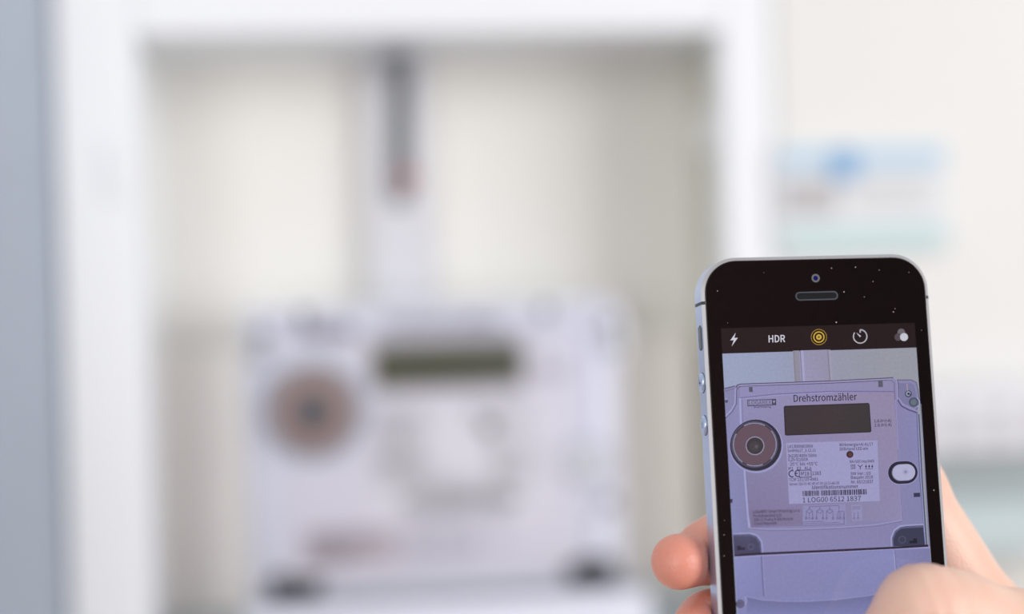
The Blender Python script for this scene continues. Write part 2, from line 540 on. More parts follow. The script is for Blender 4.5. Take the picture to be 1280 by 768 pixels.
# optical port
px_, pz_ = mm_(944.4, 556.3)
prt = ring(px_, pz_, 22.2, 19.2, ZF, ZF + 5.5).build('optical_port', M['port_grey'], met, auto=.6)
ring(px_, pz_, 29, 22.4, ZF - 3, ZF + .6).build('port_collar', M['lav'], prt, auto=.6)
disc(px_, pz_, 19, ZF, ZF + 4.6, 48, .8).build('port_disc', M['brown'], prt, auto=.6)
ring(px_, pz_, 8.4, 7.2, ZF + 4, ZF + 5.4).build('port_rim', M['port_grey'], prt, auto=.6)
disc(px_, pz_, 7.2, ZF + 4, ZF + 5.0, 40, .4).build('port_core', M['port_core'], prt, auto=.6)
# display
lx, lz = mm_(1034, 524.3)
slab(lx, lz, 74, 25, 2, ZF, ZF + 1.2, .4).build('display_frame', M['lcd_frame'], met, auto=.6)
slab(lx, lz - .8, 68, 19.5, 1, ZF + 1.2, ZF + 1.6, .1).build('display', M['lcd'], bpy.data.objects['display_frame'])
# label plate with print
cx_, cz_ = mm_(1041, 590.5)
pl = slab(cx_, cz_, 79, 52.5, 1, ZF, ZF + .5).build('rating_label', M['label'], met)
a, b = mm_(938.4, 637.5), mm_(1002, 659.5)
MB().box(a[0], b[0], b[1], a[1], ZF, ZF + .15).build('address_field', M['taupe'], met)
marks = MB()
for it, (vs, fs) in zip(PRINT, print_geo(mm_)):
    mb = MB() if it[0] == 'text' else marks
    n = len(mb.v); mb.v += [(p[0], p[1], ZF + .65) for p in vs]; mb.f += [tuple(n + i for i in f) for f in fs]
    if it[0] == 'text': tag(mb.build('printed_line', M['ink'], met), kind='stuff')
tag(marks.build('printed_marks', M['ink'], met), kind='stuff')
mb = MB()
mb.v += [(*mm_(*p), ZF + .3) for p in LOGO_BOX]; mb.f.append((0, 3, 2, 1))
mb.build('logo_plate', M['ink2'], met)
vs, fs = glyphs('LOGAREX')
mb = MB(); mb.v += [(*mm_(936 + 28 * a, 506.2 - 1.1 * a - 4.6 * b), ZF + .4) for a, b in vs]; mb.f += fs
tag(mb.build('printed_logo', M['label'], met), kind='stuff')
mb = MB()
for q in WIRES:
    n = len(mb.v); mb.v += [(*mm_(*p), ZF + .3) for p in q]; mb.f.append((n, n + 1, n + 2, n + 3))
tag(mb.build('wiring_diagram', M['ink2'], met), kind='stuff')
q = mm_(1062.2, 568.3)
disc(*q, 3.1, ZF + .5, ZF + 1.2, 24, .3).build('pulse_lamp', M['dark'], met)
# push button on the right
bx_, bz_ = mm_(1128.3, 591)
bt = slab(bx_, bz_, 25, 19, 9.4, ZF - 4, ZF + 1.2, .8).build('button_surround', M['surround'], met, auto=.6)
slab(bx_, bz_, 20, 14, 6.9, ZF + 1.2, ZF + 2.4, .6).build('push_button', M['white'], bt, auto=.6)
# dark corner pockets and sealing screws
for s in (-1, 1):
    pk = slab(s * 68.5, 75.4, 24, 12.5, 5, ZF - 6, ZF - 1, .4).build('corner_pocket', M['pocket'], met, auto=.6)
    disc(s * 68, 75.4, 3.2, ZF - 1, ZF - .2, 24, .3).build('pocket_screw', M['screw'], pk)
    e = slab(s * 80.5, 186, 15, 24, 5, ZF - 5, ZF - 1.5, .8).build('sealing_ear', M['lav'], met, auto=.6)
    d = disc(s * 80.5, 190.5, 3.6, ZF - 1.5, ZF, 24, .5).build('sealing_screw', M['screw'], e)
    disc(s * 81.5, 181, 4.4, ZF - 1.5, ZF - .5, 24, .5).build('seal', M['dev_grey'], e)
for px2, py2 in ((938, 494), (1100, 488), (1146, 619)):
    c = mm_(px2, py2)
    MB().box(c[0] - 2, c[0] + 2, c[1] - 3, c[1] + 3, ZF - 6, ZF + .6, .4).build('cover_clip', M['rubber'], met)
# terminal cover below
tc_ = slab(2, 33.5, 188, 67, 5, 0, ZF + 4, 4).build('terminal_cover', M['tcover'], met, auto=.6)
for s in (-1, 1):
    MB().box(2 + s * 67 - .5, 2 + s * 67 + .5, 30, 66, ZF + 3.6, ZF + 4.6, .3).build('cover_rib', M['lav'], tc_)
    disc(2 + s * 82, 24, 5, ZF + 3, ZF + 5.5, 24, .6).build('cover_screw', M['screw'], tc_)
MB().box(-88, 92, 66.8, 68.6, ZF - 14, ZF + 3).build('parting_seam', M['port_grey'], met)

# ------------------------------------------------------------------ the smartphone (local mm: x right, y up, z out of the screen)
PHONE = Matrix([[0.9998109, 0.001139, 0.0194131, 0.1125796], [0.0191826, 0.1061316, -0.994167, 0.3390823],
                [-0.0031927, 0.9943514, 0.1060897, 1.4490701], [0, 0, 0, 1]])
ph = empty('smartphone')
ph.matrix_world = PHONE
tag(ph, 'black smartphone held upright, its camera screen showing the meter', 'smartphone')
PW, PH_, PR = 58.6, 123.8, 9.0


def body_loop(i, z): return rrect(0, 0, PW - 2 * i, PH_ - 2 * i, PR - i, z, 16)


MB().loft([body_loop(0, -7.0), body_loop(0, -0.75)], False, False).build('side_band', M['alu'], ph, auto=.5)
MB().loft([body_loop(0, -0.75), body_loop(.78, -0.22), body_loop(1.6, -0.22)], False, False).build('front_chamfer', M['chamfer'], ph, auto=.3)
MB().loft([body_loop(1.5, -7.6), body_loop(.6, -7.6), body_loop(0, -7.0)], True, False).build('back_cover', M['alu'], ph, auto=.3)
MB().loft([body_loop(.86, -.6), body_loop(.86, -.12), body_loop(.93, -.03), body_loop(1.05, 0)], False, False).build('glass_edge', M['gasket'], ph, auto=.5)
gl = MB().loft([body_loop(1.05, -.5), body_loop(1.05, 0.0)], True, True).build('front_glass', M['glass'], ph)
# antenna lines round the band
for s in (-1, 1):
    MB().box(s * 29.3 - .04 if s > 0 else -29.34, 29.34 if s > 0 else -29.26, 50.35, 51.15, -7.0, -.72).build('antenna_line', M['antenna'], ph)
    mb = MB()
    x_o, x_i = s * 29.34, s * (29.3 - .8)
    mb.v += [(x_o, 50.35, -.75), (x_o, 51.15, -.75), (x_i, 51.15, -.17), (x_i, 50.35, -.17)]
    mb.f.append((0, 1, 2, 3)); mb.build('antenna_line', M['antenna'], ph)
# mute switch and volume buttons on the left band
sw = slab(0, 0, 2.4, 6.4, 1.1, -.02, .03, 0, 6).build('mute_switch_slot', M['gasket'], ph)
sw.matrix_local = Matrix.Translation((-29.3 * MM, 42.3 * MM, -3.6 * MM)) @ Matrix.Rotation(-math.pi / 2, 4, 'Y')
s2 = slab(.35, 0, 1.2, 5.6, .5, .03, .5, .15, 6).build('mute_switch', M['rubber'], sw)
for y_ in (31.2, 20.7):
    v1 = disc(0, 0, 2.55, -.1, .04, 40).build('volume_gap', M['antenna'], ph)
    v1.matrix_local = Matrix.Translation((-29.3 * MM, y_ * MM, -3.6 * MM)) @ Matrix.Rotation(-math.pi / 2, 4, 'Y')
    v2 = disc(0, 0, 2.35, .04, .75, 40, .35).build('volume_button', M['alu'], v1, auto=.6)
    mb = MB().box(-.16, .16, -.75, .75, .75, .77)
    if y_ > 30: mb.box(-.75, .75, -.16, .16, .75, .77)
    mb.build('button_mark', M['antenna'], v2)
# front camera, earpiece, home button
cr = ring(0, 56.2, 1.12, .55, 0, .02, 32).build('front_camera', M['lens_ring'], ph)
disc(0, 56.2, .6, 0, .015, 24).build('camera_lens', M['lens'], cr)
ep = slab(0, 51.75, 10.9, 2.1, 1.0, 0, .012, 0, 8).build('earpiece', M['mesh'], ph)
mb = MB()
mb.loft([rrect(0, 51.75, 11.0, 2.2, 1.05, .012, 8), rrect(0, 51.75, 11.0, 2.2, 1.05, .03, 8), rrect(0, 51.75, 10.3, 1.55, .75, .03, 8), rrect(0, 51.75, 10.3, 1.55, .75, .012, 8)], False, False)
mb.build('earpiece_rim', M['mesh_rim'], ep)
hb = disc(0, -53.3, 5.3, 0, .02, 40).build('home_button', M['gasket'], ph)
ring(0, -53.3, 5.6, 5.25, 0, .05).build('button_ring', M['chamfer'], hb)
# dust on the glass
mb = MB()
for (x_, y_, r_) in ((-25.3, 53.6, .16), (4.3, 58.6, .14), (10.5, 58.7, .15), (7.1, 52.6, .15), (14.8, 55, .1), (4.6, 45, .16), (19.6, 47.2, .16), (20.1, 48.0, .1), (-23.2, 45.6, .08),
                     (12.3, 51.2, .08), (26.6, 42.4, .1), (26.9, 2.5, .18), (24.4, 57.1, .1), (-13.2, 57.9, .07), (-27.0, -6, .1), (-26.7, -2.5, .08), (-27.3, -11, .1), (16.6, 57.8, .09)):
    n = len(mb.v); k = 6
    mb.v += [(x_ + r_ * random.uniform(.6, 1.3) * math.cos(6.283 * i / k), y_ + r_ * random.uniform(.6, 1.3) * math.sin(6.283 * i / k), .012) for i in range(k)]
    mb.f.append(tuple(range(n, n + k)))
tag(mb.build('dust_specks', M['dust'], ph), kind='stuff')

# ---- the lit screen
HI = [[0.19672545334675726, -0.01230504150666487, -196.2926553519604], [-0.008481070831009956, -0.1881453531446868, 127.66044502381007],
      [-6.709703854525536e-05, 6.132484570772959e-05, 1.0]]


def scr(x, y):
    """picture units -> millimetres on the flat display"""
    w = HI[2][0] * x + HI[2][1] * y + 1
    return ((HI[0][0] * x + HI[0][1] * y + HI[0][2]) / w, (HI[1][0] * x + HI[1][1] * y + HI[1][2]) / w)


def screen_material(name, grain):
    m = bpy.data.materials.new(name)
    m.use_nodes = True
    nt = m.node_tree
    b = nt.nodes['Principled BSDF']
    b.inputs['Base Color'].default_value = (.004, .004, .005, 1)
    b.inputs['Roughness'].default_value = .04
    at = nt.nodes.new('ShaderNodeAttribute'); at.attribute_name = 'Col'
    tc = nt.nodes.new('ShaderNodeTexCoord')
    n = nt.nodes.new('ShaderNodeTexNoise'); n.inputs['Scale'].default_value = 1500; n.inputs['Detail'].default_value = 3
    r = nt.nodes.new('ShaderNodeMapRange'); r.inputs['To Min'].default_value = 1 - grain; r.inputs['To Max'].default_value = 1 + grain
    v = nt.nodes.new('ShaderNodeVectorMath'); v.operation = 'SCALE'
    nt.links.new(tc.outputs['Object'], n.inputs['Vector']); nt.links.new(n.outputs['Fac'], r.inputs['Value'])
    nt.links.new(at.outputs['Color'], v.inputs[0]); nt.links.new(r.outputs['Result'], v.inputs['Scale'])
    nt.links.new(v.outputs['Vector'], b.inputs['Emission Color'])
    b.inputs['Emission Strength'].default_value = 0.88
    return m


SCREEN = screen_material('lit_display', .10)


class Paint:
    """flat coloured pieces of the display, each layer a few micrometres above the last"""
    def __init__(s):
        s.v, s.f, s.c, s.z = [], [], [], .006

    def up(s): s.z += .004

    def mesh(s, pts, faces, cols):
        n = len(s.v)
        if not isinstance(cols, list): cols = [cols] * len(pts)
        s.v += [(p[0], p[1], s.z) for p in pts]
        s.c += [lin(c) for c in cols]
        s.f += [tuple(n + i for i in f) for f in faces]

    def poly(s, pts, col): s.mesh([scr(*p) for p in pts], [tuple(range(len(pts)))], col)

    def line(s, pts, w, col):
        for q in strip(pts, w): s.poly(q, col)

    def grad(s, quad, cols, n=8):
        """quad TL TR BR BL in picture units with a bilinear colour"""
        P, Cc, F = [], [], []
        for j in range(n + 1):
            for i in range(n + 1):
                u, w = i / n, j / n
                k = ((1 - u) * (1 - w), u * (1 - w), u * w, (1 - u) * w)
                P.append(scr(sum(k[q] * quad[q][0] for q in range(4)), sum(k[q] * quad[q][1] for q in range(4))))
                Cc.append(tuple(sum(k[q] * cols[q][d] for q in range(4)) for d in range(3)))
        for j in range(n):
            for i in range(n):
                a = j * (n + 1) + i
                F.append((a, a + 1, a + n + 2, a + n + 1))
        s.mesh(P, F, Cc)

    def disc(s, cx, cy, r, col, n=36): s.poly(arc(cx, cy, r, 0, 360, n)[:-1], col)

    def text(s, txt, x0, y0, x1, y1, cap, col, bold=0.0):
        vs, fs = glyphs(txt, bold)
        L = math.hypot(x1 - x0, y1 - y0); ex, ey = x1 - x0, y1 - y0
        gx, gy = ey / L * cap, -ex / L * cap
        s.mesh([scr(x0 + ex * a + gx * b, y0 + ey * a + gy * b) for a, b in vs], fs, col)

    def build(s, name, parent):
        me = bpy.data.meshes.new(name)
        fs = []
        for f in s.f:                                              # wind every face towards the viewer
            a = 0
            for i in range(len(f)):
                p, q = s.v[f[i]], s.v[f[(i + 1) % len(f)]]
                a += p[0] * q[1] - p[1] * q[0]
            fs.append(f if a > 0 else tuple(reversed(f)))
        me.from_pydata([(p[0] * MM, p[1] * MM, p[2] * MM) for p in s.v], [], fs)
        at = me.color_attributes.new('Col', 'FLOAT_COLOR', 'POINT')
        at.data.foreach_set('color', [x for c in s.c for x in (*c, 1.0)])
        return link(name, me, SCREEN, parent)


def inside(pts_mm, faces=None): return pts_mm


# dark toolbar and the rest of the display
p = Paint(); p.z = .003
VX, VT, VB = 24.95, 38.05, -28.5
p.mesh([(-VX, -44.3), (VX, -44.3), (VX, 44.3), (-VX, 44.3)], [(0, 1, 2, 3)], (32, 22, 24))
screen = p.build('screen', ph)
WHITE = (214, 212, 226)
p = Paint()
p.poly([(919.6, 416.2), (912.8, 425.8), (917.2, 425.4), (914.6, 433.2), (922.4, 422.4), (917.9, 422.8)], WHITE)
p.build('flash_icon', screen)
p = Paint(); p.text('HDR', 960.8, 428.2, 981.6, 427.6, 8.6, WHITE, .018); p.build('hdr_lettering', screen)
p = Paint()
YEL = (214, 176, 62)
for k in range(36):
    p.line(arc(1023.6, 421.6, 9.6, k * 10, k * 10 + 6.5, 2), 1.0, (190, 152, 50))
p.line(arc(1023.6, 421.6, 6.4, 0, 360, 40), 1.5, YEL); p.disc(1023.6, 421.6, 3.5, YEL); p.up(); p.disc(1023.6, 421.6, 1.1, (60, 44, 30))
p.build('live_photo_icon', screen)
p = Paint()
p.line(arc(1075.2, 420.8, 8.4, 90, -215, 40), 1.5, (190, 186, 196)); p.line([(1075.2, 412.4), (1075.2, 416.2)], 1.5, (190, 186, 196))
p.poly([(1070.2, 416.0), (1076.2, 420.2), (1075.0, 421.8)], WHITE)
p.build('timer_icon', screen)
p = Paint()
p.disc(1126.6, 415.8, 4.7, (112, 106, 112)); p.up(); p.disc(1122.8, 421.6, 4.7, (84, 76, 82)); p.up(); p.disc(1130.0, 421.6, 5.0, (206, 208, 218))
p.build('filter_icon', screen)

# the live picture of the meter
p = Paint()
A, B_, C_, D_ = (-VX, VT), (VX, VT), (VX, VB), (-VX, VB)


def grid_mm(x0, x1, y0, y1, f, nx=24, ny=24):
    P = [(x0 + (x1 - x0) * i / nx, y0 + (y1 - y0) * j / ny) for j in range(ny + 1) for i in range(nx + 1)]
    F = [(j * (nx + 1) + i, j * (nx + 1) + i + 1, (j + 1) * (nx + 1) + i + 1, (j + 1) * (nx + 1) + i) for j in range(ny) for i in range(nx)]
    p.mesh(P, F, [f((a - x0) / (x1 - x0), (b - y0) / (y1 - y0)) for a, b in P])


def mixc(a, b, t): return tuple(a[i] + (b[i] - a[i]) * t for i in range(3))


# wall seen in the picture
grid_mm(-VX, VX, VT, VB, lambda u, w: mixc(mixc((160, 170, 200), (150, 152, 182), u), mixc((158, 152, 160), (156, 160, 172), u), min(1, max(0, (u - .25) * 1.6))))
p.up()
p.grad([(991, 438.6), (999, 438.4), (1001, 478), (993.4, 478.2)], [(148, 146, 160), (152, 148, 168), (148, 145, 165), (146, 143, 158)], 2)
p.grad([(1000, 438.4), (1036, 437.2), (1038.5, 477), (1003, 478)], [(156, 154, 184), (154, 150, 176), (154, 149, 176), (158, 154, 188)], 3)
p.up()
p.line([(992.2, 438.6), (994.4, 478)], .7, (132, 128, 142)); p.line([(1000.2, 438.4), (1002.8, 478)], 1.0, (128, 124, 152))
p.line([(1002.5, 438.4), (1005, 478)], 3.2, (172, 168, 208)); p.line([(1034.6, 437.4), (1037.2, 477)], 1.0, (132, 126, 148)); p.line([(1037.2, 437.2), (1039.8, 477)], 1.2, (168, 162, 182))
p.up()


def left_x(y): return 901.9 + (y - 441.5) * .0605                 # left border of the display in picture units
def right_x(y): return 1147.0 + (y - 434) * .0628


# housing
LAV = (143, 140, 180)
hs = [(left_x(486) + .3, 486.2), (918.5, 482.8), (922, 480.6), (926, 479.8), (1040, 476), (1116.7, 472.2), (1121, 474.6), (1139, 475), (1145.6, 478), (1147.4, 487), (1150, 504), (1146.4, 514), (1148.5, 522), (1153, 600), (1159.5, 684)]
p.poly(hs + [(left_x(694) + .3, 695)], (140, 138, 178))
p.up()
p.grad([(925, 480.5), (1117, 473.5), (1120.5, 490), (925, 498)], [(150, 145, 190), (148, 143, 180), (146, 141, 180), (150, 146, 192)], 4)
p.grad([(926, 497), (1119, 490), (1127, 651), (936.5, 660)], [(150, 147, 190), (152, 140, 172), (147, 142, 182), (130, 122, 160)], 8)
p.grad([(1121, 500), (1146, 517), (1158, 683), (1129, 684)], [(140, 136, 180), (140, 140, 186), (132, 134, 178), (136, 136, 178)], 5)
p.grad([(left_x(512) + .5, 515), (924, 505), (935, 668), (left_x(669) + .5, 670)], [(142, 140, 184), (146, 144, 188), (134, 134, 180), (138, 142, 190)], 5)
p.grad([(936.5, 660), (1127, 651), (1118, 687), (951, 692)], [(142, 140, 182), (138, 134, 178), (138, 136, 180), (140, 138, 182)], 6)
p.grad([(938.4, 637.8), (1003, 635), (1003.5, 657.8), (938.9, 660.2)], [(126, 116, 146), (130, 120, 150), (128, 119, 150), (124, 116, 148)], 3)
p.up()
p.poly([(1003.4, 632.5), (1056.5, 630.5), (1058, 656), (1003.4, 658.3)], (146, 144, 188)); p.poly([(1064, 631.5), (1077, 631), (1078, 651), (1065, 651.6)], (150, 146, 188))
DK, LT = (84, 78, 110), (172, 172, 216)
# top edge of the cover, double line
p.line([(919.6, 486), (921, 482.4), (924.7, 480.4), (1040, 476.4), (1106.8, 472.9), (1116.7, 472.3)], 1.1, (86, 80, 108))
p.line([(921.6, 487.5), (923, 484.4), (926, 483.2), (1040, 479.2), (1108, 475.6)], 1.0, (98, 90, 122))
p.line([(922.8, 482.4), (1040, 477.9), (1114, 474.2)], 1.1, (162, 158, 196))
p.line([(1108, 475.6), (1115, 476), (1117.6, 479.5), (1118.6, 500), (1128, 650)], .9, (112, 106, 146))
p.line([(1116.7, 472.3), (1120, 474.6), (1121.4, 480), (1121.8, 501)], 1.2, (160, 158, 200))
p.line([(1121.6, 474.9), (1122.8, 480), (1123.3, 500)], .8, (92, 88, 120))
p.line([(left_x(486) + .4, 486.2), (918.5, 482.8)], 1.2, (92, 86, 116)); p.line([(left_x(490) + .4, 489.6), (918.3, 486)], .8, (112, 108, 142))
p.line([(919.4, 485), (918.6, 505), (914, 513), (left_x(521) + .3, 520.6)], 1.6, (164, 164, 210))
p.line([(920.8, 487), (920.2, 506), (915.2, 515), (left_x(523) + .5, 522.8)], .9, (90, 86, 120))
p.disc(left_x(502) + 2.4, 502, 2.0, (80, 82, 110)); p.disc(left_x(502) + 2.2, 499.2, 1.0, (170, 172, 210))
# inner frame of the front plate
p.line([(925.2, 497.6), (969, 493), (1040, 489.4), (1118.4, 489.8)], 1.0, (118, 104, 158))
p.line([(926, 499.2), (969, 494.5), (1040, 490.8)], .9, (160, 158, 204))
p.line([(925, 498), (926.2, 530), (934.6, 640), (936.8, 660)], 2.6, (166, 168, 216))
p.line([(927.3, 499), (928.4, 530), (936.6, 650)], .6, (112, 106, 146))
p.line([(1119, 500), (1122.6, 560), (1127.6, 650)], 1.6, (156, 152, 200))
p.line([(937, 660.4), (960, 662), (1003, 661.4), (1050, 659.6), (1095, 656.4), (1128, 650.5)], 1.6, (154, 152, 196))
p.line([(937, 661.8), (960, 663.6), (1003, 663), (1050, 661.2), (1095, 658), (1128, 652)], .7, (116, 110, 150))
# right ear with screw and seal
p.up()
p.poly([(1123, 478), (1139, 478), (1144, 481), (1146, 500), (1143, 511), (1132, 507), (1124.5, 499)], (128, 126, 166))
p.up()
p.line([(1121.6, 475.2), (1139, 475.2), (1145.4, 478.4), (1147.2, 487), (1149.8, 503), (1145, 513)], 1.0, (98, 92, 128))
p.line([(1124, 478.6), (1138, 478.4), (1143, 481), (1145, 490)], .8, (150, 146, 190))
p.line([(1122, 500), (1126.6, 507.8), (1136, 512.8), (1146.4, 516.4), (1148.6, 530)], 1.6, (88, 82, 124))
p.line([(1123, 497.6), (1127.8, 505), (1137, 510), (1146, 513.6)], 1.0, (158, 156, 204))
p.line([(1133.6, 480), (1134.4, 489), (1136, 494)], .9, (190, 160, 168))
p.disc(1135.4, 492.6, 4.4, (74, 80, 104)); p.disc(1142, 503, 6.0, (76, 86, 104)); p.up()
p.disc(1142, 503, 4.0, (104, 116, 134)); p.line(arc(1135.4, 492.4, 2.4, 0, 300, 14), .9, (184, 188, 216)); p.line(arc(1143, 503.5, 6.6, -60, 60, 10), .9, (176, 182, 214))
p.disc(1135.6, 492.4, 1.0, (40, 42, 60))
# right outer edge
p.line([(1148.4, 518), (1152.6, 600), (1158.4, 683)], 1.5, (84, 88, 116)); p.line([(1145.9, 517), (1149.8, 600), (1155, 660)], .9, (98, 98, 134)); p.line([(1147, 517), (1151.2, 600), (1156.5, 683)], 1.0, (156, 160, 204))
# clips
p.poly([(1097.6, 476.4), (1103.2, 476.1), (1103.6, 484), (1098, 484.3)], (94, 94, 110)); p.poly([(936, 484.2), (940.6, 484), (941, 490.2), (936.4, 490.4)], (88, 88, 112))
p.poly([(1142, 616.6), (1150, 616.3), (1150.2, 621.4), (1142.2, 621.8)], (54, 58, 84)); p.poly([(912.5, 624), (915.5, 624), (915.6, 629), (912.6, 629)], (60, 58, 80))
# logo
p.poly(LOGO_BOX, (78, 72, 96)); p.up(); p.poly([(935, 501), (964.6, 500), (964.9, 505.9), (935.3, 506.9)], (150, 146, 186)); p.up()
p.text('LOGAREX', 936, 506.2, 964, 505.1, 4.6, (92, 86, 116), .004)
p.poly([(965.6, 501.2), (969.2, 501.1), (967.6, 504.8)], (160, 156, 190))
# display window
p.poly([(981, 507.6), (1085.2, 504), (1086.8, 505.2), (1089.2, 539.2), (1087.8, 540.8), (982.6, 544.9), (981, 543.6), (979.5, 509.2)], (50, 44, 52))
p.up()
p.grad([(981, 509), (1034, 507.2), (1035, 541.6), (982.6, 543.6)], [(60, 54, 60), (66, 57, 61), (64, 56, 58), (60, 54, 58)], 4)
p.grad([(1034, 507.2), (1085.6, 505.4), (1088, 539.6), (1035, 541.6)], [(66, 57, 61), (60, 57, 59), (58, 55, 56), (64, 56, 58)], 4)
# optical port
p.disc(945.2, 558.2, 33.6, (160, 160, 206), 56); p.up()
p.disc(944.6, 557, 32.2, (48, 46, 62), 56); p.up(); p.disc(943.2, 556.0, 29.0, (96, 94, 122), 56); p.up(); p.disc(943.2, 556.0, 28.0, (60, 57, 74), 56); p.up()
p.disc(943.4, 556.0, 26.4, (104, 84, 98), 56); p.up()
for a0, a1 in ((62, 120), (150, 235), (248, 292), (318, 400)):
    p.line(arc(943.4, 556, 26.8, a0, a1, 16), .9, (160, 164, 196))
p.disc(943.6, 557.6, 11.6, (158, 160, 186), 40); p.up(); p.disc(943.6, 557.6, 10.6, (64, 58, 66), 40); p.up(); p.disc(943, 558.4, 6.5, (72, 66, 74), 30); p.up(); p.disc(945.2, 558.6, 2.2, (92, 88, 98), 20)
# rating label
p.poly([(982.4, 554), (1096.6, 550.8), (1099.6, 626.6), (986.3, 630.4)], (162, 160, 204)); p.up()
p.disc(1062.2, 568.4, 4.4, (66, 42, 52), 26); p.up(); p.disc(1062.6, 568.6, 2.4, (92, 62, 62), 20)
# push button
def pill(cx, cy, hl, hh, n=12, rot=-.05):
    o = []
    for q in arc(cx + hl - hh, cy, hh, -90, 90, n) + arc(cx - hl + hh, cy, hh, 90, 270, n):
        dx, dy = q[0] - cx, q[1] - cy
        o.append((cx + dx - dy * -rot * -1, cy + dy + dx * rot))
    return o
p.poly(pill(1128.6, 591.4, 19.4, 15.0), (150, 150, 196)); p.up()
p.poly(pill(1128.4, 591, 18.4, 14.0), (40, 38, 56)); p.up(); p.poly(pill(1129.2, 591, 14.8, 10.6), (120, 120, 152)); p.up(); p.poly(pill(1129.6, 590.8, 14.2, 10.0), (180, 180, 214)); p.up()
p.disc(1131.5, 590.4, 4, (170, 170, 206)); p.up(); p.disc(1131.8, 590.2, 1.8, (142, 140, 178))
# print and wiring
for vs, fs in print_geo(scr): p.mesh(vs, fs, (34, 28, 52))
for q in WIRES: p.poly(q, (92, 86, 128))
# corner pockets
p.poly([(left_x(668) + .3, 667), (938, 666), (947, 669), (953, 677), (954, 692), (left_x(696) + .3, 694.6)], (160, 162, 208))
p.poly([(1113.6, 686), (1113, 672), (1117, 662.5), (1124, 657.5), (1132, 656.2), (1154, 655), (1156.5, 684)], (160, 162, 208)); p.up()
p.poly([(left_x(669) + .3, 668.6), (937, 667.8), (945.6, 670.6), (951, 678), (952.2, 692), (left_x(696) + .3, 694.6)], (96, 96, 132)); 
p.poly([(1115.4, 686), (1114.8, 673), (1118.4, 664), (1125, 659.4), (1132, 658), (1154, 656.8), (1156.5, 684)], (96, 96, 132)); p.up()
p.grad([(left_x(671) + .3, 671), (938, 670.4), (951, 691.8), (left_x(696) + .3, 694.4)], [(78, 78, 108), (84, 84, 114), (72, 70, 98), (70, 68, 98)], 3)
p.poly([(937.5, 670.4), (944.6, 673), (949, 680), (950.6, 691.8), (937, 692.4)], (76, 75, 104))
p.poly([(1117, 685), (1116.4, 674), (1120, 666), (1126, 661.4), (1133, 660.6), (1153.6, 659.6), (1156, 684)], (58, 62, 86)); p.up()
p.line(arc(938.5, 684, 3.6, 0, 360, 18), .9, (100, 98, 126)); p.poly([(921, 683), (925.5, 682.6), (926, 685), (931, 684.6), (931.2, 687.6), (921.3, 688.2)], (48, 42, 62))
p.line(arc(1127.5, 675, 4.2, 0, 360, 18), 1.0, (84, 86, 108)); p.poly([(1136.5, 676.6), (1141, 676.4), (1141.2, 673.6), (1146, 673.4), (1146.4, 679.4), (1136.8, 680)], (34, 32, 48))
# terminal cover under the dark seam
TC = (138, 139, 188)
p.poly([(left_x(694) + .3, 693.2), (1161, 681.4), (right_x(690) - .6, 690), (right_x(770) - .3, 772), (left_x(772) + .3, 772)], TC); p.up()
p.grad([(left_x(697) + .5, 697), (951, 695.6), (954.5, 746), (left_x(748) + .5, 748)], [(146, 148, 198), (140, 142, 192), (134, 136, 186), (138, 140, 192)], 3)
p.grad([(953, 695.6), (1116, 688.4), (1119.6, 732), (956, 749)], [(140, 138, 186), (140, 142, 194), (136, 138, 186), (138, 138, 184)], 6)
p.grad([(1118, 688.2), (1162, 686.4), (1166, 735), (1121, 735)], [(134, 134, 182), (128, 128, 172), (132, 132, 180), (136, 136, 184)], 4)
lip = [(933, 746), (952, 750.4), (980, 752.2), (1010, 752), (1045, 750), (1085, 745), (1110, 740), (1140, 733)]
for (a0, b0), (a1, b1) in zip(lip, lip[1:]):
    p.grad([(a0, b0), (a1, b1), (a1 + 1, 773), (a0 + 1, 773)], [(116, 117, 162), (116, 117, 162), (134, 138, 190), (134, 138, 190)], 3)
p.up()
p.line(lip, 1.0, (152, 152, 200)); p.line([(951.6, 695), (953, 722), (954.6, 746)], 1.6, (112, 110, 152)); p.line([(953.2, 695), (954.6, 722), (956.4, 746)], .8, (154, 154, 202))
p.line([(1117, 688.4), (1120.6, 734)], 1.0, (166, 166, 212)); p.line([(1118.2, 688.4), (1121.8, 734)], .7, (112, 110, 150))
p.line([(left_x(697) + .5, 696.8), (1161, 684.6)], 1.0, (164, 164, 210))
p.line([(left_x(694) + .3, 694.8), (951, 692.6), (1040, 688.8), (1120, 685), (1160, 682.4)], 2.8, (50, 38, 58))
p.line([(930.6, 746), (933, 750), (932, 756)], 1.6, (158, 160, 206))
p.disc(925, 755.2, 5.2, (70, 70, 98)); p.up(); p.line(arc(925, 755.2, 3.4, 0, 360, 20), 1.1, (126, 126, 160)); p.line(arc(925, 755.2, 1.3, 200, 480, 10), .8, (134, 134, 166))
# strips of wall at the right border of the picture
p.poly([(1150.6, 505), (right_x(505) - .2, 505), (right_x(683) - .3, 683), (1160.4, 683)], (132, 132, 164))
pic = p.build('live_picture', screen)

# ------------------------------------------------------------------ the hand, one continuous surface grown from joints
VOX = 0.9
lo = np.array([-52.0, -135.0, -58.0]); hi = np.array([125.0, 18.0, 34.0])
dims = np.ceil((hi - lo) / VOX).astype(int) + 1
ax = [lo[i] + VOX * np.arange(dims[i]) for i in range(3)]
GX = ax[0][:, None, None].astype(np.float32); GY = ax[1][None, :, None].astype(np.float32); GZ = ax[2][None, None, :].astype(np.float32)


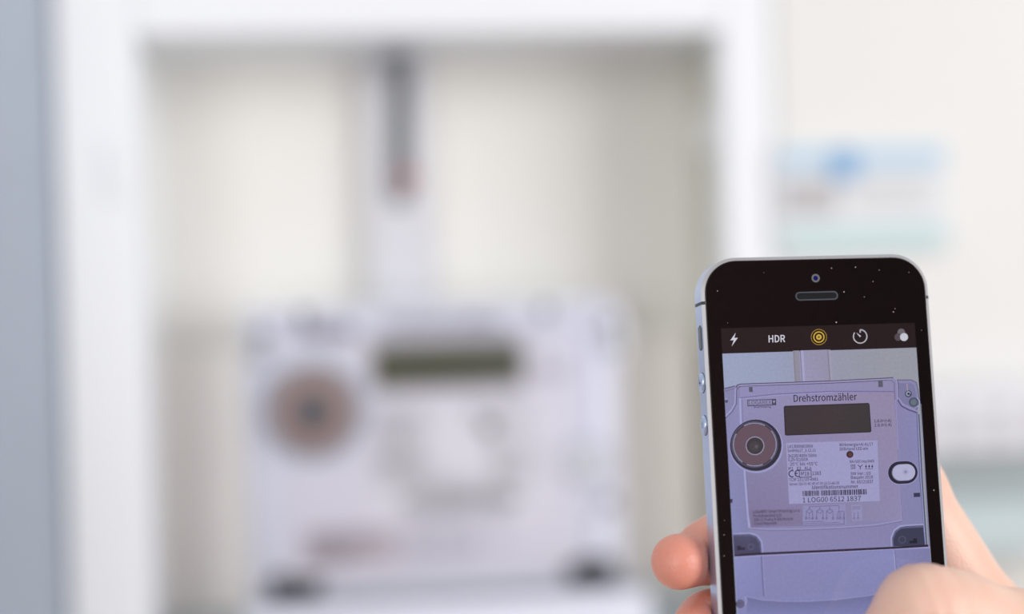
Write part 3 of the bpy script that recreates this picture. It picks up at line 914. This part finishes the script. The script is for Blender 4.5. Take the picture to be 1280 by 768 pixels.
def cone(a, b):
    ax_, ay, az, ra = a; bx, by, bz, rb_ = b
    dx, dy, dz = bx - ax_, by - ay, bz - az
    L = dx * dx + dy * dy + dz * dz
    t = ((GX - ax_) * dx + (GY - ay) * dy + (GZ - az) * dz) / np.float32(L)
    t = np.clip(t, 0, 1)
    return np.sqrt((GX - ax_ - t * dx) ** 2 + (GY - ay - t * dy) ** 2 + (GZ - az - t * dz) ** 2) - (ra + (rb_ - ra) * t)


def smin(a, b, k):
    h = np.clip(0.5 + 0.5 * (b - a) / k, 0, 1)
    return b + (a - b) * h - k * h * (1 - h)


def chain(pts, k=4.0):
    d = None
    for a, b in zip(pts, pts[1:]):
        c = cone(a, b)
        d = c if d is None else smin(d, c, k)
    return d


INDEX = [(60, -52, -21, 12.5), (46, -33, -20, 11.6), (26, 3, -18.5, 10.2), (2, 2, -18, 8.8), (-19, -8.4, -17, 8.2), (-27.5, -10.8, -15.5, 7.9)]
INDEX_TIP = [(-28.5, -12.2, -14, 6.6), (-36.4, -12.6, -9.0, 6.9)]
MIDDLE = [(58, -72, -27, 12.5), (22, -28, -22, 10.5), (-8, -28, -19.5, 9.2), (-27, -30, -15, 8.6), (-31.6, -31, -9.6, 8.0)]
RING = [(54, -92, -27, 12), (20, -52, -22, 10.2), (-8, -48, -19.5, 8.8), (-27, -49, -15, 8.2), (-31.4, -50, -9.8, 7.6)]
LITTLE = [(50, -108, -24, 11), (24, -76, -20, 9), (0, -69, -18, 7.8), (-22, -69, -15.5, 7.2), (-29.5, -69.5, -11, 6.6)]
THUMB = [(88, -98, -8, 18), (62, -52, 4, 13.2), (44, -34.5, 9.5, 11.6), (25, -27.6, 12.6, 10.6), (16.5, -25.4, 13.4, 10.4), (8, -36, 11.2, 9.4), (1, -49, 8.2, 8.2)]
palm = smin(cone((100, -128, -18, 20), (62, -56, -22, 13)), cone((98, -130, -18, 20), (58, -76, -26, 13)), 10)
palm = smin(palm, cone((92, -132, -18, 19), (52, -106, -25, 11.5)), 10)
palm = smin(palm, cone((94, -128, -15, 19), (54, -92, -26, 12)), 10)
palm = smin(palm, cone((100, -122, -15, 22), (124, -136, -16, 27)), 10)
palm = smin(palm, cone((66, -58, -2, 12), (66, -62, -22, 13)), 12)
idx = smin(chain(INDEX, 5), chain(INDEX_TIP, 3), 2.2)
thumb = chain(THUMB, 4.5)
# knuckle creases across the thumb joint
for cx0, amp, sg in ((16.6, .34, .7), (22.4, .3, .7), (12.6, .2, .7), (27.5, .16, .7)):
    thumb = thumb + amp * np.exp(-((GX - cx0 + .12 * (GY + 20)) / sg) ** 2) * ((GY > -40) & (GZ > 6)).astype(np.float32)
hand_d = palm
for c, k in ((idx, 9), (chain(MIDDLE, 5), 7), (chain(RING, 5), 7), (chain(LITTLE, 5), 7), (thumb, 9)):
    near = np.clip((GX - 30) / 20, 0, 1) if True else 1
    hand_d = np.where(near > 0, smin(hand_d, c, np.maximum(k * near, .6)), np.minimum(hand_d, c))
# skin flattens where it presses on the phone
qx = np.abs(GX) - (PW / 2 + .15 - 2); qy = np.abs(GY) - (PH_ / 2 - 2); qz = np.abs(GZ + 3.8) - (3.8 + .15 - .5)
box_d = np.sqrt(np.maximum(qx, 0) ** 2 + np.maximum(qy, 0) ** 2 + np.maximum(qz, 0) ** 2) + np.minimum(np.maximum(np.maximum(qx, qy), qz), 0) - .5
box_d = np.maximum(np.maximum(np.abs(GX) - PW / 2 - .12, np.abs(GY) - PH_ / 2), np.abs(GZ + 3.8) - 3.8 - .14) + 0 * box_d
hand_d = -smin(-hand_d, box_d, 1.6)
hand_d = np.maximum(hand_d, GX - (hi[0] - 1.5))
hand_d = np.maximum(hand_d, (lo[1] + 1.5) - GY)


def surface_nets(F, origin, h):
    nx, ny, nz = F.shape
    S = F < 0
    cube = np.zeros((nx - 1, ny - 1, nz - 1), np.int8)
    for i in (0, 1):
        for j in (0, 1):
            for k in (0, 1):
                cube += S[i:nx - 1 + i, j:ny - 1 + j, k:nz - 1 + k]
    act = (cube > 0) & (cube < 8)
    ids = -np.ones(act.shape, np.int64)
    I, J, K = np.nonzero(act)
    ids[I, J, K] = np.arange(len(I))
    acc = np.zeros((len(I), 3)); cnt = np.zeros(len(I))
    cs = [(i, j, k) for i in (0, 1) for j in (0, 1) for k in (0, 1)]
    for a in cs:
        for d in range(3):
            if a[d]: continue
            b = list(a); b[d] = 1
            fa = F[I + a[0], J + a[1], K + a[2]]; fb = F[I + b[0], J + b[1], K + b[2]]
            m = (fa < 0) != (fb < 0)
            t = np.where(m, fa / np.where(m, fa - fb, 1), 0)
            pt = np.tile(np.array(a, float), (len(I), 1)); pt[:, d] += t
            acc += pt * m[:, None]; cnt += m
    V = (np.stack([I, J, K], 1) + acc / cnt[:, None]) * h + origin
    Q = []
    for d in range(3):
        e = [0, 0, 0]; e[d] = 1
        sl0 = S[:nx - e[0], :ny - e[1], :nz - e[2]]; sl1 = S[e[0]:, e[1]:, e[2]:]
        ch = np.argwhere(sl0 != sl1)
        o1, o2 = [(1, 2), (2, 0), (0, 1)][d]
        ok = (ch[:, o1] > 0) & (ch[:, o2] > 0) & (ch[:, o1] < F.shape[o1] - 1) & (ch[:, o2] < F.shape[o2] - 1)
        ch = ch[ok]
        def cid(da, db):
            c = ch.copy(); c[:, o1] -= da; c[:, o2] -= db
            return ids[c[:, 0], c[:, 1], c[:, 2]]
        q = np.stack([cid(1, 1), cid(0, 1), cid(0, 0), cid(1, 0)], 1)
        inside_ = S[ch[:, 0], ch[:, 1], ch[:, 2]]
        q[~inside_] = q[~inside_][:, ::-1]
        Q.append(q)
    return V, np.concatenate(Q)


V, Q = surface_nets(hand_d, lo, VOX)
# two light smoothing passes that keep volume
nb_i = np.concatenate([Q[:, 0], Q[:, 1], Q[:, 2], Q[:, 3], Q[:, 1], Q[:, 2], Q[:, 3], Q[:, 0]])
nb_j = np.concatenate([Q[:, 1], Q[:, 2], Q[:, 3], Q[:, 0], Q[:, 0], Q[:, 1], Q[:, 2], Q[:, 3]])
deg = np.bincount(nb_i, minlength=len(V))[:, None]
for lam in (.5, -.52, .5, -.52):
    S_ = np.stack([np.bincount(nb_i, weights=V[nb_j, d], minlength=len(V)) for d in range(3)], 1) / np.maximum(deg, 1)
    V = V + lam * (S_ - V)
me = bpy.data.meshes.new('hand')
me.from_pydata((V * MM).tolist(), [], Q.tolist())


def skin_material():
    m = bpy.data.materials.new('skin')
    m.use_nodes = True
    nt = m.node_tree
    b = nt.nodes['Principled BSDF']
    tc = nt.nodes.new('ShaderNodeTexCoord')
    n1 = nt.nodes.new('ShaderNodeTexNoise'); n1.inputs['Scale'].default_value = 90; n1.inputs['Detail'].default_value = 4
    n2 = nt.nodes.new('ShaderNodeTexVoronoi'); n2.inputs['Scale'].default_value = 1100
    nt.links.new(tc.outputs['Object'], n1.inputs['Vector']); nt.links.new(tc.outputs['Object'], n2.inputs['Vector'])
    at = nt.nodes.new('ShaderNodeAttribute'); at.attribute_name = 'blush'
    mx = nt.nodes.new('ShaderNodeMix'); mx.data_type = 'RGBA'
    mx.inputs['A'].default_value = (*lin((234, 196, 176)), 1); mx.inputs['B'].default_value = (*lin((224, 150, 130)), 1)
    ad = nt.nodes.new('ShaderNodeMath'); ad.operation = 'MULTIPLY_ADD'; ad.inputs[1].default_value = .5; ad.use_clamp = True
    sb = nt.nodes.new('ShaderNodeMath'); sb.operation = 'SUBTRACT'; sb.inputs[1].default_value = .22
    nt.links.new(at.outputs['Fac'], sb.inputs[0])
    nt.links.new(n1.outputs['Fac'], ad.inputs[0]); nt.links.new(sb.outputs[0], ad.inputs[2])
    nt.links.new(ad.outputs[0], mx.inputs['Factor'])
    nt.links.new(mx.outputs['Result'], b.inputs['Base Color'])
    b.inputs['Roughness'].default_value = .42
    b.inputs['Subsurface Weight'].default_value = .45
    b.inputs['Subsurface Radius'].default_value = (1.0, .35, .2)
    b.inputs['Subsurface Scale'].default_value = .004
    bp = nt.nodes.new('ShaderNodeBump'); bp.inputs['Strength'].default_value = .3; bp.inputs['Distance'].default_value = .0003
    nt.links.new(n2.outputs['Distance'], bp.inputs['Height']); nt.links.new(bp.outputs['Normal'], b.inputs['Normal'])
    return m


hand = link('hand', me, skin_material(), None, True)
hand.matrix_world = PHONE
tag(hand, 'right hand gripping the phone, fingertips on its left edge and thumb over the screen', 'hand')
# skin of the finger pads is redder than the back of the hand
bl = np.clip((-18 - V[:, 0]) / 14, 0, 1)
att = me.attributes.new('blush', 'FLOAT', 'POINT')
att.data.foreach_set('value', bl.astype(np.float32))
# thumb nail, on the far end of the thumb
nm = MB()
L = []
for t, w in ((0, 4.6), (.15, 5.6), (.5, 6.0), (.85, 5.4), (1, 4.0)):
    c = Vector((6.8, -38, 11)).lerp(Vector((.2, -50.5, 8)), t)
    d = (Vector((.2, -50.5, 8)) - Vector((6.8, -38, 11))).normalized()
    nrm = Vector((0, 0, 1)); nrm = (nrm - d * nrm.dot(d)).normalized(); sd = d.cross(nrm)
    rr = 9.45 + (8.2 - 9.45) * t
    L.append([tuple(c + sd * (rr + .25) * math.sin(a) * w / 6.0 + nrm * (rr + .25) * math.cos(a)) for a in [math.radians(-42 + 84 * i / 8) for i in range(9)]])
k = 9
for l in L: nm.v += l
for i in range(len(L) - 1):
    for j in range(k - 1):
        nm.f.append((i * k + j, i * k + j + 1, (i + 1) * k + j + 1, (i + 1) * k + j))
nail = nm.build('thumbnail', M['nail'], hand, smooth=True)
sm = nail.modifiers.new('thickness', 'SOLIDIFY'); sm.thickness = .0005; sm.offset = -1
